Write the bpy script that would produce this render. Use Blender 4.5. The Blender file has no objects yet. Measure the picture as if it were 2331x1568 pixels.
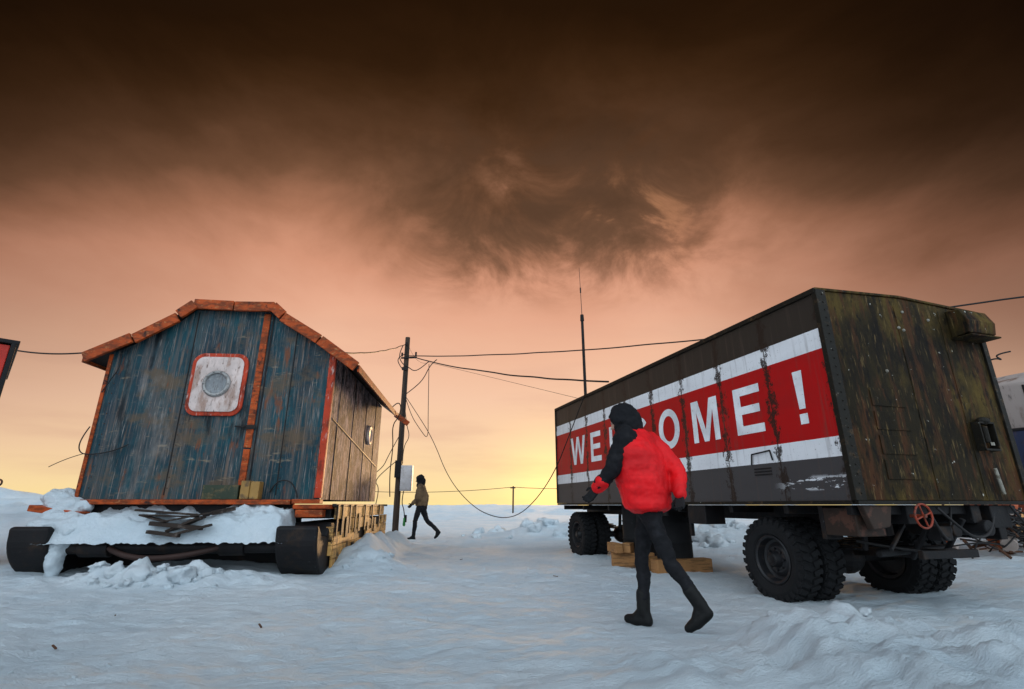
import bpy, bmesh, math, random
from mathutils import Vector, Matrix, noise
random.seed(7)
R=math.radians
sc=bpy.context.scene
sc.view_settings.view_transform='Standard'
try: sc.view_settings.look='None'
except: pass
sc.view_settings.exposure=0
def lin(c):
    return tuple(((v/255)/12.92 if v/255<=0.04045 else ((v/255+0.055)/1.055)**2.4) for v in c)
# ------------------------------------------------------------ node helpers
class NT:
    def __init__(s,nt): s.nt=nt
    def n(s,t,**k):
        x=s.nt.nodes.new(t)
        for a,b in k.items(): setattr(x,a,b)
        return x
    def l(s,a,b): s.nt.links.new(a,b)
    def put(s,sock,v):
        if hasattr(v,'is_linked') or isinstance(v,bpy.types.NodeSocket): s.l(v,sock)
        else: sock.default_value=v
    def m(s,op,a,b=None,c=None,clamp=False):
        x=s.n('ShaderNodeMath',operation=op); x.use_clamp=clamp
        s.put(x.inputs[0],a)
        if b is not None: s.put(x.inputs[1],b)
        if c is not None: s.put(x.inputs[2],c)
        return x.outputs[0]
    def ss(s,v,lo,hi,a=0.,b=1.,it='SMOOTHSTEP'):
        x=s.n('ShaderNodeMapRange',interpolation_type=it)
        s.put(x.inputs[0],v); x.inputs[1].default_value=lo; x.inputs[2].default_value=hi
        x.inputs[3].default_value=a; x.inputs[4].default_value=b
        return x.outputs[0]
    def mix(s,f,a,b,bt='MIX'):
        x=s.n('ShaderNodeMix',data_type='RGBA',blend_type=bt)
        s.put(x.inputs[0],f)
        for i,v in ((6,a),(7,b)):
            if isinstance(v,tuple): v=(v[0],v[1],v[2],1)
            s.put(x.inputs[i],v)
        return x.outputs[2]
    def noise(s,vec,scale=(1,1,1),sc=1.,det=6,rough=.6,dist=0.,loc=(0,0,0)):
        mp=s.n('ShaderNodeMapping'); mp.inputs['Scale'].default_value=scale; mp.inputs['Location'].default_value=loc
        s.l(vec,mp.inputs[0])
        x=s.n('ShaderNodeTexNoise'); s.l(mp.outputs[0],x.inputs['Vector'])
        x.inputs['Scale'].default_value=sc; x.inputs['Detail'].default_value=det
        x.inputs['Roughness'].default_value=rough; x.inputs['Distortion'].default_value=dist
        return x.outputs[0]
    def ramp(s,f,stops,interp='LINEAR'):
        x=s.n('ShaderNodeValToRGB'); cr=x.color_ramp; cr.interpolation=interp
        while len(cr.elements)>1: cr.elements.remove(cr.elements[-1])
        cr.elements[0].position=stops[0][0]; cr.elements[0].color=(*stops[0][1],1)
        for p,c in stops[1:]:
            e=cr.elements.new(p); e.color=(*c,1)
        s.put(x.inputs[0],f)
        return x.outputs[0]
def M(name,c,layers=(),rough=.6,metal=0.,bump=.15,bscale=25,bdist=.01,basefn=None,bstretch=(1,1,1),spec=.35):
    m=bpy.data.materials.new(name); m.use_nodes=True; t=NT(m.node_tree)
    b=m.node_tree.nodes['Principled BSDF']
    tc=t.n('ShaderNodeTexCoord').outputs['Object']
    col=basefn(t,tc) if basefn else None
    if col is None:
        v=t.noise(tc,sc=3,det=5)
        col=t.mix(t.ss(v,.3,.7),tuple(x*.8 for x in c),tuple(min(1,x*1.15) for x in c))
    for i,L in enumerate(layers):
        lc,scale,lo,hi,st=L
        f=t.noise(tc,scale=scale,det=8,rough=.65,loc=(i*3.7+1,i*1.3,i*2.1))
        f=t.m('MULTIPLY',t.ss(f,lo,hi),st)
        col=t.mix(f,col,lc)
    t.l(col,b.inputs['Base Color'])
    b.inputs['Roughness'].default_value=rough; b.inputs['Metallic'].default_value=metal
    b.inputs['Specular IOR Level'].default_value=spec
    if bump:
        bn=t.noise(tc,scale=bstretch,sc=bscale,det=8,rough=.65)
        bp=t.n('ShaderNodeBump'); bp.inputs['Strength'].default_value=bump; bp.inputs['Distance'].default_value=bdist
        t.l(bn,bp.inputs['Height']); t.l(bp.outputs[0],b.inputs['Normal'])
    return m
# ------------------------------------------------------------ mesh helpers
def empty(name,loc=(0,0,0),rz=0.):
    o=bpy.data.objects.new(name,None); sc.collection.objects.link(o)
    o.location=loc; o.rotation_euler=(0,0,rz); o.empty_display_size=.2
    return o
def mkobj(name,bm,mat,parent=None,bevel=0,smooth=False,recalc=True):
    if recalc: bmesh.ops.recalc_face_normals(bm,faces=bm.faces)
    me=bpy.data.meshes.new(name); bm.to_mesh(me); bm.free()
    o=bpy.data.objects.new(name,me); sc.collection.objects.link(o)
    if mat: me.materials.append(mat)
    if parent: o.parent=parent
    if smooth:
        for p in me.polygons: p.use_smooth=True
    if bevel:
        b=o.modifiers.new('b','BEVEL'); b.width=bevel; b.segments=2; b.limit_method='ANGLE'; b.angle_limit=R(40)
    return o
def frame(a,b):
    a=Vector(a); b=Vector(b); d=b-a
    return Matrix.Translation((a+b)/2)@d.to_track_quat('Z','Y').to_matrix().to_4x4(), d.length
class B:
    def __init__(s): s.bm=bmesh.new()
    def box(s,x0,x1,y0,y1,z0,z1,rot=None):
        c=Vector(((x0+x1)/2,(y0+y1)/2,(z0+z1)/2))
        mt=Matrix.Translation(c)
        if rot: mt=mt@Matrix.Rotation(rot[0],4,rot[1])
        mt=mt@Matrix.Diagonal((abs(x1-x0),abs(y1-y0),abs(z1-z0),1))
        bmesh.ops.create_cube(s.bm,size=1,matrix=mt); return s
    def bar(s,a,b,w,h):
        m,L=frame(a,b)
        bmesh.ops.create_cube(s.bm,size=1,matrix=m@Matrix.Diagonal((w,h,L,1))); return s
    def cyl(s,a,b,r,r2=None,n=16):
        m,L=frame(a,b)
        bmesh.ops.create_cone(s.bm,cap_ends=True,segments=n,radius1=r,radius2=r if r2 is None else r2,depth=L,matrix=m); return s
    def sph(s,c,r,n=14,rot=None):
        if not hasattr(r,'__len__'): r=(r,r,r)
        mt=Matrix.Translation(Vector(c))
        if rot is not None: mt=mt@rot
        bmesh.ops.create_uvsphere(s.bm,u_segments=n,v_segments=max(8,n*2//3),radius=1,matrix=mt@Matrix.Diagonal((*r,1))); return s
    def limb(s,a,b,ra,rb,n=16):
        s.cyl(a,b,ra,rb,n); s.sph(a,ra,n); s.sph(b,rb,n); return s
    def poly(s,pts,ext):
        vs=[s.bm.verts.new(p) for p in pts]; f=s.bm.faces.new(vs)
        r=bmesh.ops.extrude_face_region(s.bm,geom=[f])
        bmesh.ops.translate(s.bm,vec=ext,verts=[v for v in r['geom'] if isinstance(v,bmesh.types.BMVert)]); return s
    def lathe(s,prof,n=40,mt=Matrix.Identity(4)):
        rings=[]
        for x,r in prof:
            rings.append([s.bm.verts.new(mt@Vector((x,r*math.cos(2*math.pi*i/n),r*math.sin(2*math.pi*i/n)))) for i in range(n)])
        for a,b in zip(rings,rings[1:]):
            for i in range(n): s.bm.faces.new((a[i],a[(i+1)%n],b[(i+1)%n],b[i]))
        return s
    def lump(s,c,r,amp=.3,sub=3,seed=0):
        mt=Matrix.Translation(Vector(c))@Matrix.Rotation(random.random()*6,4,'Z')@Matrix.Rotation(random.uniform(-.5,.5),4,'X')@Matrix.Diagonal((*r,1))
        g=bmesh.ops.create_icosphere(s.bm,subdivisions=sub,radius=1)
        for v in g['verts']:
            p=v.co.copy(); mx=max(abs(p.x),abs(p.y),abs(p.z)); p=p*(1-.6)+(p/mx)*.6*.85
            k=1+amp*noise.noise(p*1.3+Vector((seed*5.1,seed*2.3,1)))
            k+=amp*.5*noise.noise(p*3.5+Vector((seed*3.1,seed,1)))+amp*.2*noise.noise(p*9+Vector((seed*1.1,seed,1)))
            v.co=mt@(p*k)
        return s
    def end(s,name,mat,parent=None,bevel=0,smooth=False): return mkobj(name,s.bm,mat,parent,bevel,smooth)
def heightfield(name,x0,x1,y0,y1,nx,ny,f,mat,parent):
    b=bmesh.new(); V=[[b.verts.new((x0+(x1-x0)*i/nx,y0+(y1-y0)*j/ny,f(i/nx,j/ny))) for i in range(nx+1)] for j in range(ny+1)]
    for j in range(ny):
        for i in range(nx): b.faces.new((V[j][i],V[j][i+1],V[j+1][i+1],V[j+1][i]))
    return mkobj(name,b,mat,parent,0,True)
def remesh(o,vox,sm=6,disp=0,dsc=.15):
    r=o.modifiers.new('r','REMESH'); r.mode='VOXEL'; r.voxel_size=vox; r.use_smooth_shade=True
    if sm:
        q=o.modifiers.new('s','SMOOTH'); q.factor=.5; q.iterations=sm
    if disp:
        t=bpy.data.textures.new('n','CLOUDS'); t.noise_scale=dsc; t.noise_depth=4
        d=o.modifiers.new('d','DISPLACE'); d.texture=t; d.strength=disp; d.mid_level=.5; d.texture_coords='GLOBAL'
def cable(name,pts,r=.012,mat=None,parent=None,res=10,smooth=True):
    cu=bpy.data.curves.new(name,'CURVE'); cu.dimensions='3D'; cu.bevel_depth=r; cu.bevel_resolution=2
    sp=cu.splines.new('NURBS' if smooth else 'POLY'); sp.points.add(len(pts)-1)
    for p,q in zip(sp.points,pts): p.co=(*q,1)
    if smooth: sp.use_endpoint_u=True; sp.order_u=3; sp.resolution_u=res
    o=bpy.data.objects.new(name,cu); sc.collection.objects.link(o); cu.materials.append(mat)
    if parent: o.parent=parent
    return o
def sagpts(a,b,sag,n=14,jit=.0):
    a=Vector(a); b=Vector(b); out=[]
    for i in range(n+1):
        p=i/n; q=a.lerp(b,p); q.z-=sag*4*p*(1-p); 
        if 0<i<n: q.z+=random.uniform(-jit,jit)
        out.append(tuple(q))
    return out
# ------------------------------------------------------------ materials
WHT=(.78,.78,.8)
def snowbase(t,tc):
    a=t.noise(tc,sc=.6,det=6,rough=.6); b=t.noise(tc,sc=7,det=8,rough=.7)
    c=t.mix(t.ss(a,.3,.7),(.72,.83,.90),(.86,.91,.94))
    c=t.mix(t.m('MULTIPLY',t.ss(b,.50,.70),.25),c,(.56,.68,.78))
    d=t.noise(tc,scale=(.25,.8,1),sc=1.6,det=7,rough=.7)
    c=t.mix(t.m('MULTIPLY',t.ss(d,.5,.7),.25),c,(.62,.71,.79))
    g=t.noise(tc,sc=2.2,det=10,rough=.8,loc=(4,4,4))
    return t.mix(t.m('MULTIPLY',t.ss(g,.62,.77),.4),c,(.42,.42,.43))
def snow_mat():
    m=M('snow',(.8,.85,.9),rough=.9,basefn=snowbase,bump=0,spec=.08)
    t=NT(m.node_tree); b=m.node_tree.nodes['Principled BSDF']
    tc=t.n('ShaderNodeTexCoord').outputs['Object']
    n1=t.noise(tc,scale=(1,1.7,1),sc=6,det=10,rough=.76,dist=.5)
    n2=t.noise(tc,scale=(1.3,3,1),sc=30,det=8,rough=.75)
    h=t.m('ADD',n1,t.m('MULTIPLY',n2,.5))
    bp=t.n('ShaderNodeBump'); bp.inputs['Strength'].default_value=.9; bp.inputs['Distance'].default_value=.075
    t.l(h,bp.inputs['Height']); t.l(bp.outputs[0],b.inputs['Normal'])
    return m
snow=snow_mat()
black=M('black_rubber',(.012,.012,.013),[((.10,.11,.12),(6,6,6),.60,.8,.35)],rough=.8,spec=.2)
darkmetal=M('dark_metal',(.012,.011,.012),[((.06,.032,.016),(5,5,5),.5,.75,.6),((.2,.21,.23),(16,16,16),.64,.75,.35)],rough=.6,metal=.2,bump=.4,spec=.25)
rust=M('rusty_metal',(.10,.04,.018),[((.02,.015,.012),(5,5,5),.45,.65,.8)],rough=.8)
cabm=M('cable_black',(.012,.01,.01),rough=.6,bump=0)
teal=M('teal_paint',(.004,.062,.080),[
   ((.005,.024,.036),(.9,.9,.7),.38,.60,.9),
   ((.02,.035,.05),(5,5,.5),.46,.66,.6),
   ((.095,.085,.08),(14,14,.5),.47,.64,.6),
   ((.22,.14,.10),(30,30,1.0),.52,.66,.6),
   ((.36,.30,.27),(60,60,2.4),.56,.67,.6),
   ((.12,.075,.04),(1.3,1.3,2.0),.52,.66,.7),
   ((.30,.22,.14),(2.5,2.5,9),.60,.70,.5),
   ((.17,.05,.018),(6,6,1.6),.58,.68,.85),
   ((.006,.007,.009),(4,4,1.0),.55,.68,.9),
   ((.30,.27,.25),(1.6,1.6,.6),.60,.72,.35)],rough=.55,bump=.25,bscale=9,bstretch=(3,3,.5),spec=.2)
sidew=M('weathered_side',(.19,.12,.115),[
   ((.018,.032,.045),(8,8,1.6),.42,.56,.9),((.50,.34,.31),(14,14,3),.48,.60,.8),
   ((.04,.02,.014),(3.5,3.5,3.5),.48,.60,.85),((.58,.42,.37),(34,34,12),.54,.64,.7),((.010,.010,.011),(11,11,6),.54,.63,.9),((.18,.05,.018),(4,4,1.4),.55,.66,.75)],rough=.7,bump=.6,spec=.12)
orange=M('orange_wood',(.42,.066,.011),[((.14,.032,.010),(6,6,14),.42,.60,.85),((.52,.26,.10),(18,18,40),.56,.69,.5),((.02,.012,.01),(7,7,7),.56,.68,.9)],rough=.6,bump=.5,bscale=14,spec=.2)
redtrim=M('red_trim',(.46,.045,.015),[((.12,.02,.01),(12,12,6),.47,.63,.75),((.55,.4,.35),(30,30,8),.56,.68,.7)],rough=.55,spec=.2)
plankm=M('pale_planks',(.66,.36,.11),[((.18,.085,.03),(3,2,26),.47,.66,.8),((.03,.02,.012),(5,5,5),.50,.60,.9),((.75,.5,.24),(8,3,40),.6,.7,.5)],rough=.65,bump=.4)
timber=M('timber',(.36,.17,.06),[((.1,.05,.02),(4,4,30),.5,.65,.7)],rough=.7,bump=.3)
dwhite=M('dirty_white',(.62,.5,.46),[((.3,.17,.12),(8,8,3),.44,.64,.8),((.12,.07,.05),(30,30,10),.56,.66,.8)],rough=.5)
steel=M('porthole_steel',(.32,.31,.30),[((.12,.08,.05),(30,30,30),.5,.7,.7)],rough=.4,metal=.5)
glass=M('frosted_glass',(.20,.21,.22),[((.34,.34,.33),(20,20,20),.5,.7,.5),((.1,.08,.07),(40,40,12),.5,.65,.6)],rough=.25,bump=.05)
def ridx(t,tc):
    s=t.n('ShaderNodeSeparateXYZ'); t.l(tc,s.inputs[0]); z=s.outputs[2]; y=s.outputs[1]
    w=t.noise(tc,sc=30,det=4); z2=t.m('ADD',z,t.m('MULTIPLY',t.m('SUBTRACT',w,.5),.006))
    zz=t.m('DIVIDE',z2,3.)
    c=t.ramp(zz,[(0,(.060,.055,.056)),(1.335/3,WHT),(1.51/3,(.44,.005,.006)),(2.325/3,WHT),(2.52/3,(.032,.025,.019))],'CONSTANT')
    v=t.noise(tc,scale=(1,.5,1.5),sc=2,det=6)
    c=t.mix(t.m('MULTIPLY',t.ss(v,.4,.75),.35),c,t.mix(.5,c,(.03,.02,.02)))
    f=t.m('FRACT',t.m('DIVIDE',y,.75)); d=t.m('MULTIPLY',t.m('SUBTRACT',.5,t.m('ABSOLUTE',t.m('SUBTRACT',f,.5))),.75)
    nn=t.noise(tc,scale=(1,1.2,.8),sc=8,det=10,rough=.8)
    wd=t.ss(nn,.41,.65,-.002,.11)
    r=t.m('LESS_THAN',d,t.m('MAXIMUM',wd,.006))
    n3=t.noise(tc,sc=50,det=5,rough=.8)
    r=t.m('MULTIPLY',r,t.ss(n3,.36,.46)); r=t.m('MAXIMUM',r,t.m('LESS_THAN',d,.005))
    c=t.mix(t.m('MULTIPLY',r,.95),c,(.022,.013,.009))
    st=t.noise(tc,scale=(1,14,.6),sc=1.5,det=6,rough=.6)
    c=t.mix(t.m('MULTIPLY',t.ss(st,.52,.75),.45),c,(.10,.065,.05))
    fl=t.noise(tc,scale=(1,2,8),sc=2.2,det=9,rough=.7)
    fm=t.m('MULTIPLY',t.ss(fl,.54,.56),t.m('MULTIPLY',t.ss(z,1.04,1.08),t.ss(z,1.2,1.14)))
    fm=t.m('MULTIPLY',fm,t.ss(y,.9,.5))
    return t.mix(fm,c,(.75,.75,.77))
sidepaint=M('striped_side_paint',(0,0,0),[((.05,.03,.02),(40,40,40),.60,.69,.6)],rough=.5,basefn=ridx,bump=.12,bscale=5,spec=.2)
letter=M('white_lettering',(.76,.76,.78),[((.25,.05,.04),(1,30,30),.60,.68,.6)],rough=.5,bump=.05)
olive=M('olive_paint',(.017,.012,.005),[((.115,.072,.014),(1.2,1.2,.9),.45,.66,.8),((.006,.004,.003),(3.5,3.5,1.1),.46,.63,.85),((.065,.024,.009),(9,9,1.3),.49,.63,.9),((.20,.13,.05),(34,34,5),.56,.68,.55),((.005,.004,.003),(14,14,5),.53,.65,.85),((.5,.48,.42),(14,14,14),.68,.70,.9)],rough=.7,bump=.6,bscale=12,spec=.12)
# ------------------------------------------------------------ ground
def sm(a,b,x):
    t=max(0,min(1,(x-a)/(b-a))); return t*t*(3-2*t)
def G(x,y,cx,cy,rx,ry): return math.exp(-((x-cx)/rx)**2-((y-cy)/ry)**2)
def fb(x,y,s,o=4,k=0.): return noise.fractal(Vector((x*s,y*s,k)),.9,2.1,o)
def H(x,y):
    d=math.hypot(x,y)
    h=.045*fb(x,y,.35,3)
    near=1-sm(25,60,d)
    h+=near*(.020*fb(x,y,2.2,4,3.)+.028*abs(fb(x*.6,y*1.5,3.2,4,9.))-.018*max(0,fb(x*.8,y*1.6,6,3,19.)))
    bank=sm(-.12,.22,(x-1.55)*.75+.1*fb(x,y,2.5,3,5.))*sm(.0,.20,(4.12-.22*(x-1.6)-y)-max(0,x-2.3)*.7+.14*fb(x,y,3,4,2.))
    bank*=sm(1.2,2.8,y)
    h+=bank*(.21+.11*fb(x,y,3.5,5,7.))
    h+=.09*G(x,y,1.2,3.1,.7,.5)*(1+fb(x,y,3,3))
    px=-2.30-.09*(y-7.6)
    h+=.34*math.exp(-((x-px)/.30)**2)*sm(7.1,9.2,y)*(1-sm(12.5,14,y))*(1+.5*fb(x,y,1.8,3,1.))
    h+=.15*G(x,y,-2.0,8.1,.38,.45)*(1+.6*fb(x,y,4,3,1.))
    h+=.19*G(x,y,-4.3,6.60,1.3,.27)*(1+.9*fb(x,y,3,4,4.))
    h+=.14*G(x,y,-6.2,7.2,.5,.5)+.10*G(x,y,-3.3,7.0,.5,.3)
    h+=.24*G(x,y,-4.4,8.4,2.0,.9)
    h+=.15*G(x,y,-7.0,7.6,.8,1.0)
    h+=1.5*G(x,y,-24,24,9,5)*(1+.5*fb(x,y,.3,4,4.))
    h+=1.0*G(x,y,-12,14,3,2.5)*(1+.4*fb(x,y,.6,4,4.))
    h+=.45*G(x,y,6.2,13.5,2.5,1.2)*(1+.8*fb(x,y,1.2,4,4.))
    h+=.35*G(x,y,1.4,17,1.6,1.2)*(1+.8*fb(x,y,1.2,4,2.))
    h+=.6*G(x,y,13,11,4,4)
    far=sm(14,50,d)
    h+=far*(.55*max(0,fb(x,y,.13,6,8.))) + sm(90,200,d)*1.8*max(0,fb(x,y,.03,5,2.)-.05)
    return h
def axis(lo_step,dense,r1,mid,r2,end):
    v=[0.]; st=lo_step
    while v[-1]<dense: v.append(v[-1]+lo_step)
    while v[-1]<mid: v.append(v[-1]+st); st*=r1
    while v[-1]<end: v.append(v[-1]+st); st*=r2
    return v
ax=axis(.038,5.2,1.012,16,1.09,4000)
xs=[-v for v in reversed(ax[1:])]+ax
ay=[v for v in axis(.030,4.5,1.014,22,1.04,4500)]
ys=[2.2-v for v in (1000,300,90,30,12,6,4,3,2,1.2,.6,.3,.1)]+[2.2+v for v in ay]
vs=[(x,y,H(x,y)) for y in ys for x in xs]
nx=len(xs); fs=[(j*nx+i,j*nx+i+1,(j+1)*nx+i+1,(j+1)*nx+i) for j in range(len(ys)-1) for i in range(nx-1)]
me=bpy.data.meshes.new('snow_ground'); me.from_pydata(vs,[],fs); me.materials.append(snow)
me.polygons.foreach_set('use_smooth',[True]*len(me.polygons))
go=bpy.data.objects.new('snow_ground',me); sc.collection.objects.link(go)
b=B(); k=0
def chunk(x,y,s,fl=.7):
    global k; k+=1
    b.lump((x,y,H(x,y)+s*.1),(s*random.uniform(.8,1.3),s*random.uniform(.7,1.1),s*fl),.6,3,k)
for i in range(22):
    x=random.uniform(-5.0,-3.3); chunk(x,6.45+random.uniform(-.22,.2),random.uniform(.02,.08))
for x,y,s in ((-4.35,6.4,.15),(-3.85,6.45,.13),(-3.6,6.5,.11),(-4.7,6.5,.10)): chunk(x,y,s,.8)
for i in range(44):
    p=random.random(); chunk(1.62+1.5*p,4.02-.40*p+random.uniform(-.16,.14),random.uniform(.01,.05))
for x,y,s in ((1.90,3.98,.13),(1.78,4.02,.10),(2.35,3.85,.11),(2.5,3.8,.10),(2.2,3.9,.08),(2.7,3.7,.09)): chunk(x,y,s)
for i in range(60): chunk(random.uniform(3.2,8),random.uniform(12,14),random.uniform(.05,.25))
for i in range(30): chunk(random.uniform(-1.5,3),random.uniform(15,19),random.uniform(.05,.25))
for i in range(16): chunk(random.uniform(-2.3,-1.8),random.uniform(7.4,9),random.uniform(.015,.05))
for i in range(60): chunk(random.uniform(-4,4.5),random.uniform(3.2,12),random.uniform(.006,.02))
b.end('snow_chunks',snow,None,0,True)
b=B()
for x,y in ((-3.1,3.9),(-3.45,4.9),(-1.9,4.3),(2.9,8.8),(.6,7.2),(-.9,9.5)):
    a=random.random()*6; z=H(x,y)+.012; b.bar((x,y,z),(x+.07*math.cos(a),y+.07*math.sin(a),z+.012),.012,.008)
b.end('wood_splinters',rust)
# ------------------------------------------------------------ SLED HUT
hut=empty('sled_hut',(-2.77,7.6,0),R(4.5))
W=3.3; L=4.4
prof=[(-3.62,3.05),(-3.0,3.37),(-2.42,3.74),(-2.2,3.95),(-.98,3.95),(-.8,3.80),(-.2,3.42),(.40,2.98)]
def under(x,off=.10):
    for (a,c),(d,e) in zip(prof,prof[1:]):
        if a<=x<=d: return c+(e-c)*(x-a)/(d-a)-off
b=B()
pts=[(-W,0,1.0),(0,0,1.0),(0,0,under(0))]+[(x,0,z-.10) for x,z in reversed(prof) if -W<x<0]+[(-W,0,under(-W))]
b.poly(pts,(0,.08,0)); b.end('front_wall',teal,hut)
b=B(); b.poly([(p[0],L,p[2]) for p in pts],(0,-.08,0)); b.end('rear_wall',sidew,hut)
b=B(); b.box(-.08,.0,.082,L-.082,1.0,under(0)-.0); b.end('side_wall_right',sidew,hut)
b=B(); b.box(-W,-W+.08,.082,L-.082,1.0,under(-W)); b.end('side_wall_left',sidew,hut)
b=B()
for (a,c),(d,e) in zip(prof,prof[1:]):
    b.poly([(a,-.10,c-.07),(d,-.10,e-.07),(d,-.10,e-.01),(a,-.10,c-.01)],(0,L+.35,0))
b.end('roof',darkmetal,hut)
b=B()
segs=[]
for (a,c),(d,e) in zip(prof,prof[1:]):
    n=2 if (d-a)>1 else 1
    for i in range(n):
        p=i/n; q=(i+1)/n; segs.append((a+(d-a)*p,c+(e-c)*p,a+(d-a)*q,c+(e-c)*q))
for i,(a,c,d,e) in enumerate(segs):
    dx,dz=d-a,e-c; ln=math.hypot(dx,dz); ux,uz=dx/ln,dz/ln; nxx,nz=-uz,ux
    g=.009; off=random.uniform(-.012,.022); hgt=.145; tl=random.uniform(-.012,.012)
    A=(a+ux*g+nxx*off,c+uz*g+nz*off+tl); D=(d-ux*g+nxx*off,e-uz*g+nz*off-tl)
    y=-.155+random.uniform(-.012,.012)
    b.poly([(A[0]-nxx*hgt,y,A[1]-nz*hgt),(D[0]-nxx*hgt,y,D[1]-nz*hgt),(D[0]+nxx*.012,y,D[1]+nz*.012),(A[0]+nxx*.012,y,A[1]+nz*.012)],(0,.05,0))
b.end('roof_trim',orange,hut,.006)
b=B(); b.bar((.395,-.10,2.93),(.395,4.62,2.93),.03,.11); b.bar((-3.62,-.1,2.99),(-3.62,4.62,2.99),.03,.10)
b.bar((.30,4.60,3.02),(.62,4.66,2.80),.05,.12); b.end('eave_fascia',orange,hut,.005)
def rrect(cx,cz,w,h,r,y,n=8):
    out=[]
    for sx,sz,a0 in ((1,1,0),(-1,1,90),(-1,-1,180),(1,-1,270)):
        for i in range(n+1):
            a=R(a0+90*i/n); out.append((cx+sx*(w/2-r)*1.0+r*math.cos(a),y,cz+sz*(h/2-r)+r*math.sin(a)))
    return out
cx,cz=-1.68,2.66
b=B(); b.poly(rrect(cx,cz,.82,.96,.17,-.035),(0,.03,0)); b.end('hatch_frame',redtrim,hut,.008)
b=B(); b.poly(rrect(cx,cz,.70,.84,.12,-.05),(0,.012,0)); b.end('hatch_panel',dwhite,hut,.004)
Zr=Matrix.Translation((cx,0,cz))@Matrix.Rotation(R(-90),4,'Z')
b=B(); b.lathe([(.05,.152),(.085,.155),(.09,.175),(.075,.20),(.048,.205)],40,Zr)
for i in range(10):
    a=i*.628; b.cyl((cx+.18*math.cos(a),-.08,cz+.18*math.sin(a)),(cx+.18*math.cos(a),-.10,cz+.18*math.sin(a)),.013,n=8)
b.end('porthole_ring',steel,hut,0,True)
b=B(); b.cyl((cx,-.052,cz),(cx,-.066,cz),.157,n=36); b.end('porthole_glass',glass,hut)
b=B()
b.box(-1.155,-1.055,-.03,-.002,1.72,under(-1.1)-.04); b.box(-1.15,-1.06,-.035,-.002,1.12,1.70)
b.end('door_strip',orange,hut,.004)
b=B(); b.box(-.075,.02,-.022,.0-.002,1.02,under(-.05)-.03); b.box(.002,.022,.0,.05,1.02,under(0)-.05)
b.end('corner_trim_right',redtrim,hut,.004)
b=B(); b.box(-W-.02,-W+.03,-.02,-.002,1.02,under(-W)-.02); b.end('corner_trim_left',orange,hut,.003)
b=B()
for x in (-2.15,-.62): b.box(x-.006,x+.006,-.008,-.001,1.06,under(x)-.04)
b.box(-1.02,-1.0,-.01,-.001,1.1,under(-1)-.05)
b.bar((-1.32,-.03,2.03),(-1.17,-.05,2.02),.025,.02); b.box(-1.2,-1.03,-.045,-.03,1.99,2.05)
for y in (.55,1.6,2.7,3.7): b.box(.001,.01,y-.01,y+.01,1.0,under(0)-.03)
b.bar((.008,.2,2.2),(.008,4.2,1.75),.008,.02)
b.end('wall_seams',darkmetal,hut)
b=B()
for x in (-3.2,-2.15,-.62,-.12):
    for i in range(14):
        z=1.15+i*.15
        if z<under(x)-.08: b.sph((x+.03,-.004,z),.007,8)
b.end('nail_heads',rust,hut)
b=B(); Zs=Matrix.Translation((0,3.1,2.32)); b.lathe([(.002,.20),(.04,.2),(.05,.17),(.03,.13),(.03,.001)],28,Zs); b.end('side_window',dwhite,hut,0,True)
b=B(); b.box(-W-.15,-.35,-.17,.05,.93,.995); b.box(-.30,.2,-.2,.1,.87,.93); b.box(-.25,.12,-.22,-.05,.76,.86); b.box(-.32,.06,-.2,-.02,.94,1.0)
b.box(-W-.35,-W+.3,-.32,-.1,.80,.88,(R(8),'Y')); b.end('front_ledge',orange,hut,.008)
b=B(); b.box(-1.56,-1.08,-.16,-.01,1.0,1.19); b.box(-1.5,-1.4,-.165,-.16,1.04,1.15); b.end('green_box',M('green_box',(.028,.040,.022),[((.15,.1,.04),(8,8,8),.5,.65,.7)],rough=.6),hut,.01)
b=B(); b.box(-1.05,-.93,-.17,-.01,1.0,1.25); b.box(-.925,-.80,-.16,-.01,1.0,1.24); b.end('yellow_box',M('yellow_box',(.35,.19,.05),[((.08,.05,.03),(10,10,10),.5,.65,.8)],rough=.6),hut,.01)
def runner(x0,x1):
    b=B(); pr=[(4.7,.0),(.18,.0)]
    for i in range(1,15):
        a=R(90*i/14); pr.append((.18-.82*math.sin(a),.60-.60*math.cos(a)))
    pr+=[(-.65,.70),(-.58,.72),(-.50,.66),(-.38,.58),(-.15,.56),(0,.74),(4.7,.74)]
    b.poly([(x0,y,z) for y,z in pr],(x1-x0,0,0)); return b
z0=-.05
b=runner(-.33,.20); b.end('runner_right',darkmetal,hut,.03).location.z=z0
b=runner(-3.55,-3.08); b.end('runner_left',darkmetal,hut,.03).location.z=z0
b=B(); b.box(-W-.2,.18,.0,4.6,.74,.93); b.box(-W+.2,-.35,.35,.45,.0,.74); b.end('deck_frame',darkmetal,hut,.01)
b=B()
for i in range(5):
    y=.02
    zz=.03+i*.175
    while y<4.55:
        ln=random.uniform(.5,1.5); y2=min(4.6,y+ln)
        if random.random()>.10: b.box(.215+random.uniform(0,.012),.25+random.uniform(0,.012),y,y2-.01,zz,zz+.168)
        y=y2
for zz in (.25,.45): b.box(.15,.25,-.06,-.02,zz,zz+.18)
b.end('side_planks',plankm,hut,.004)
b=B()
for y in (.3,.6,1.1,1.5,2.3,3.0,3.8):
    z=random.uniform(.2,.6); b.box(.262,.275,y,y+.16,z,z+random.uniform(.1,.3)); b.box(.262,.28,y-.3,y-.22,.5,.93)
b.box(.2,.262,-.05,4.6,.90,.94); b.end('side_brackets',darkmetal,hut,.004)
b=B(); b.cyl((-3.1,-.42,.40),(-.33,-.42,.40),.078,n=24)
b.cyl((-2.78,-.42,.40),(-2.42,-.42,.40),.115,n=24); b.cyl((-1.07,-.42,.41),(-.75,-.42,.41),.115,n=24)
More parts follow.
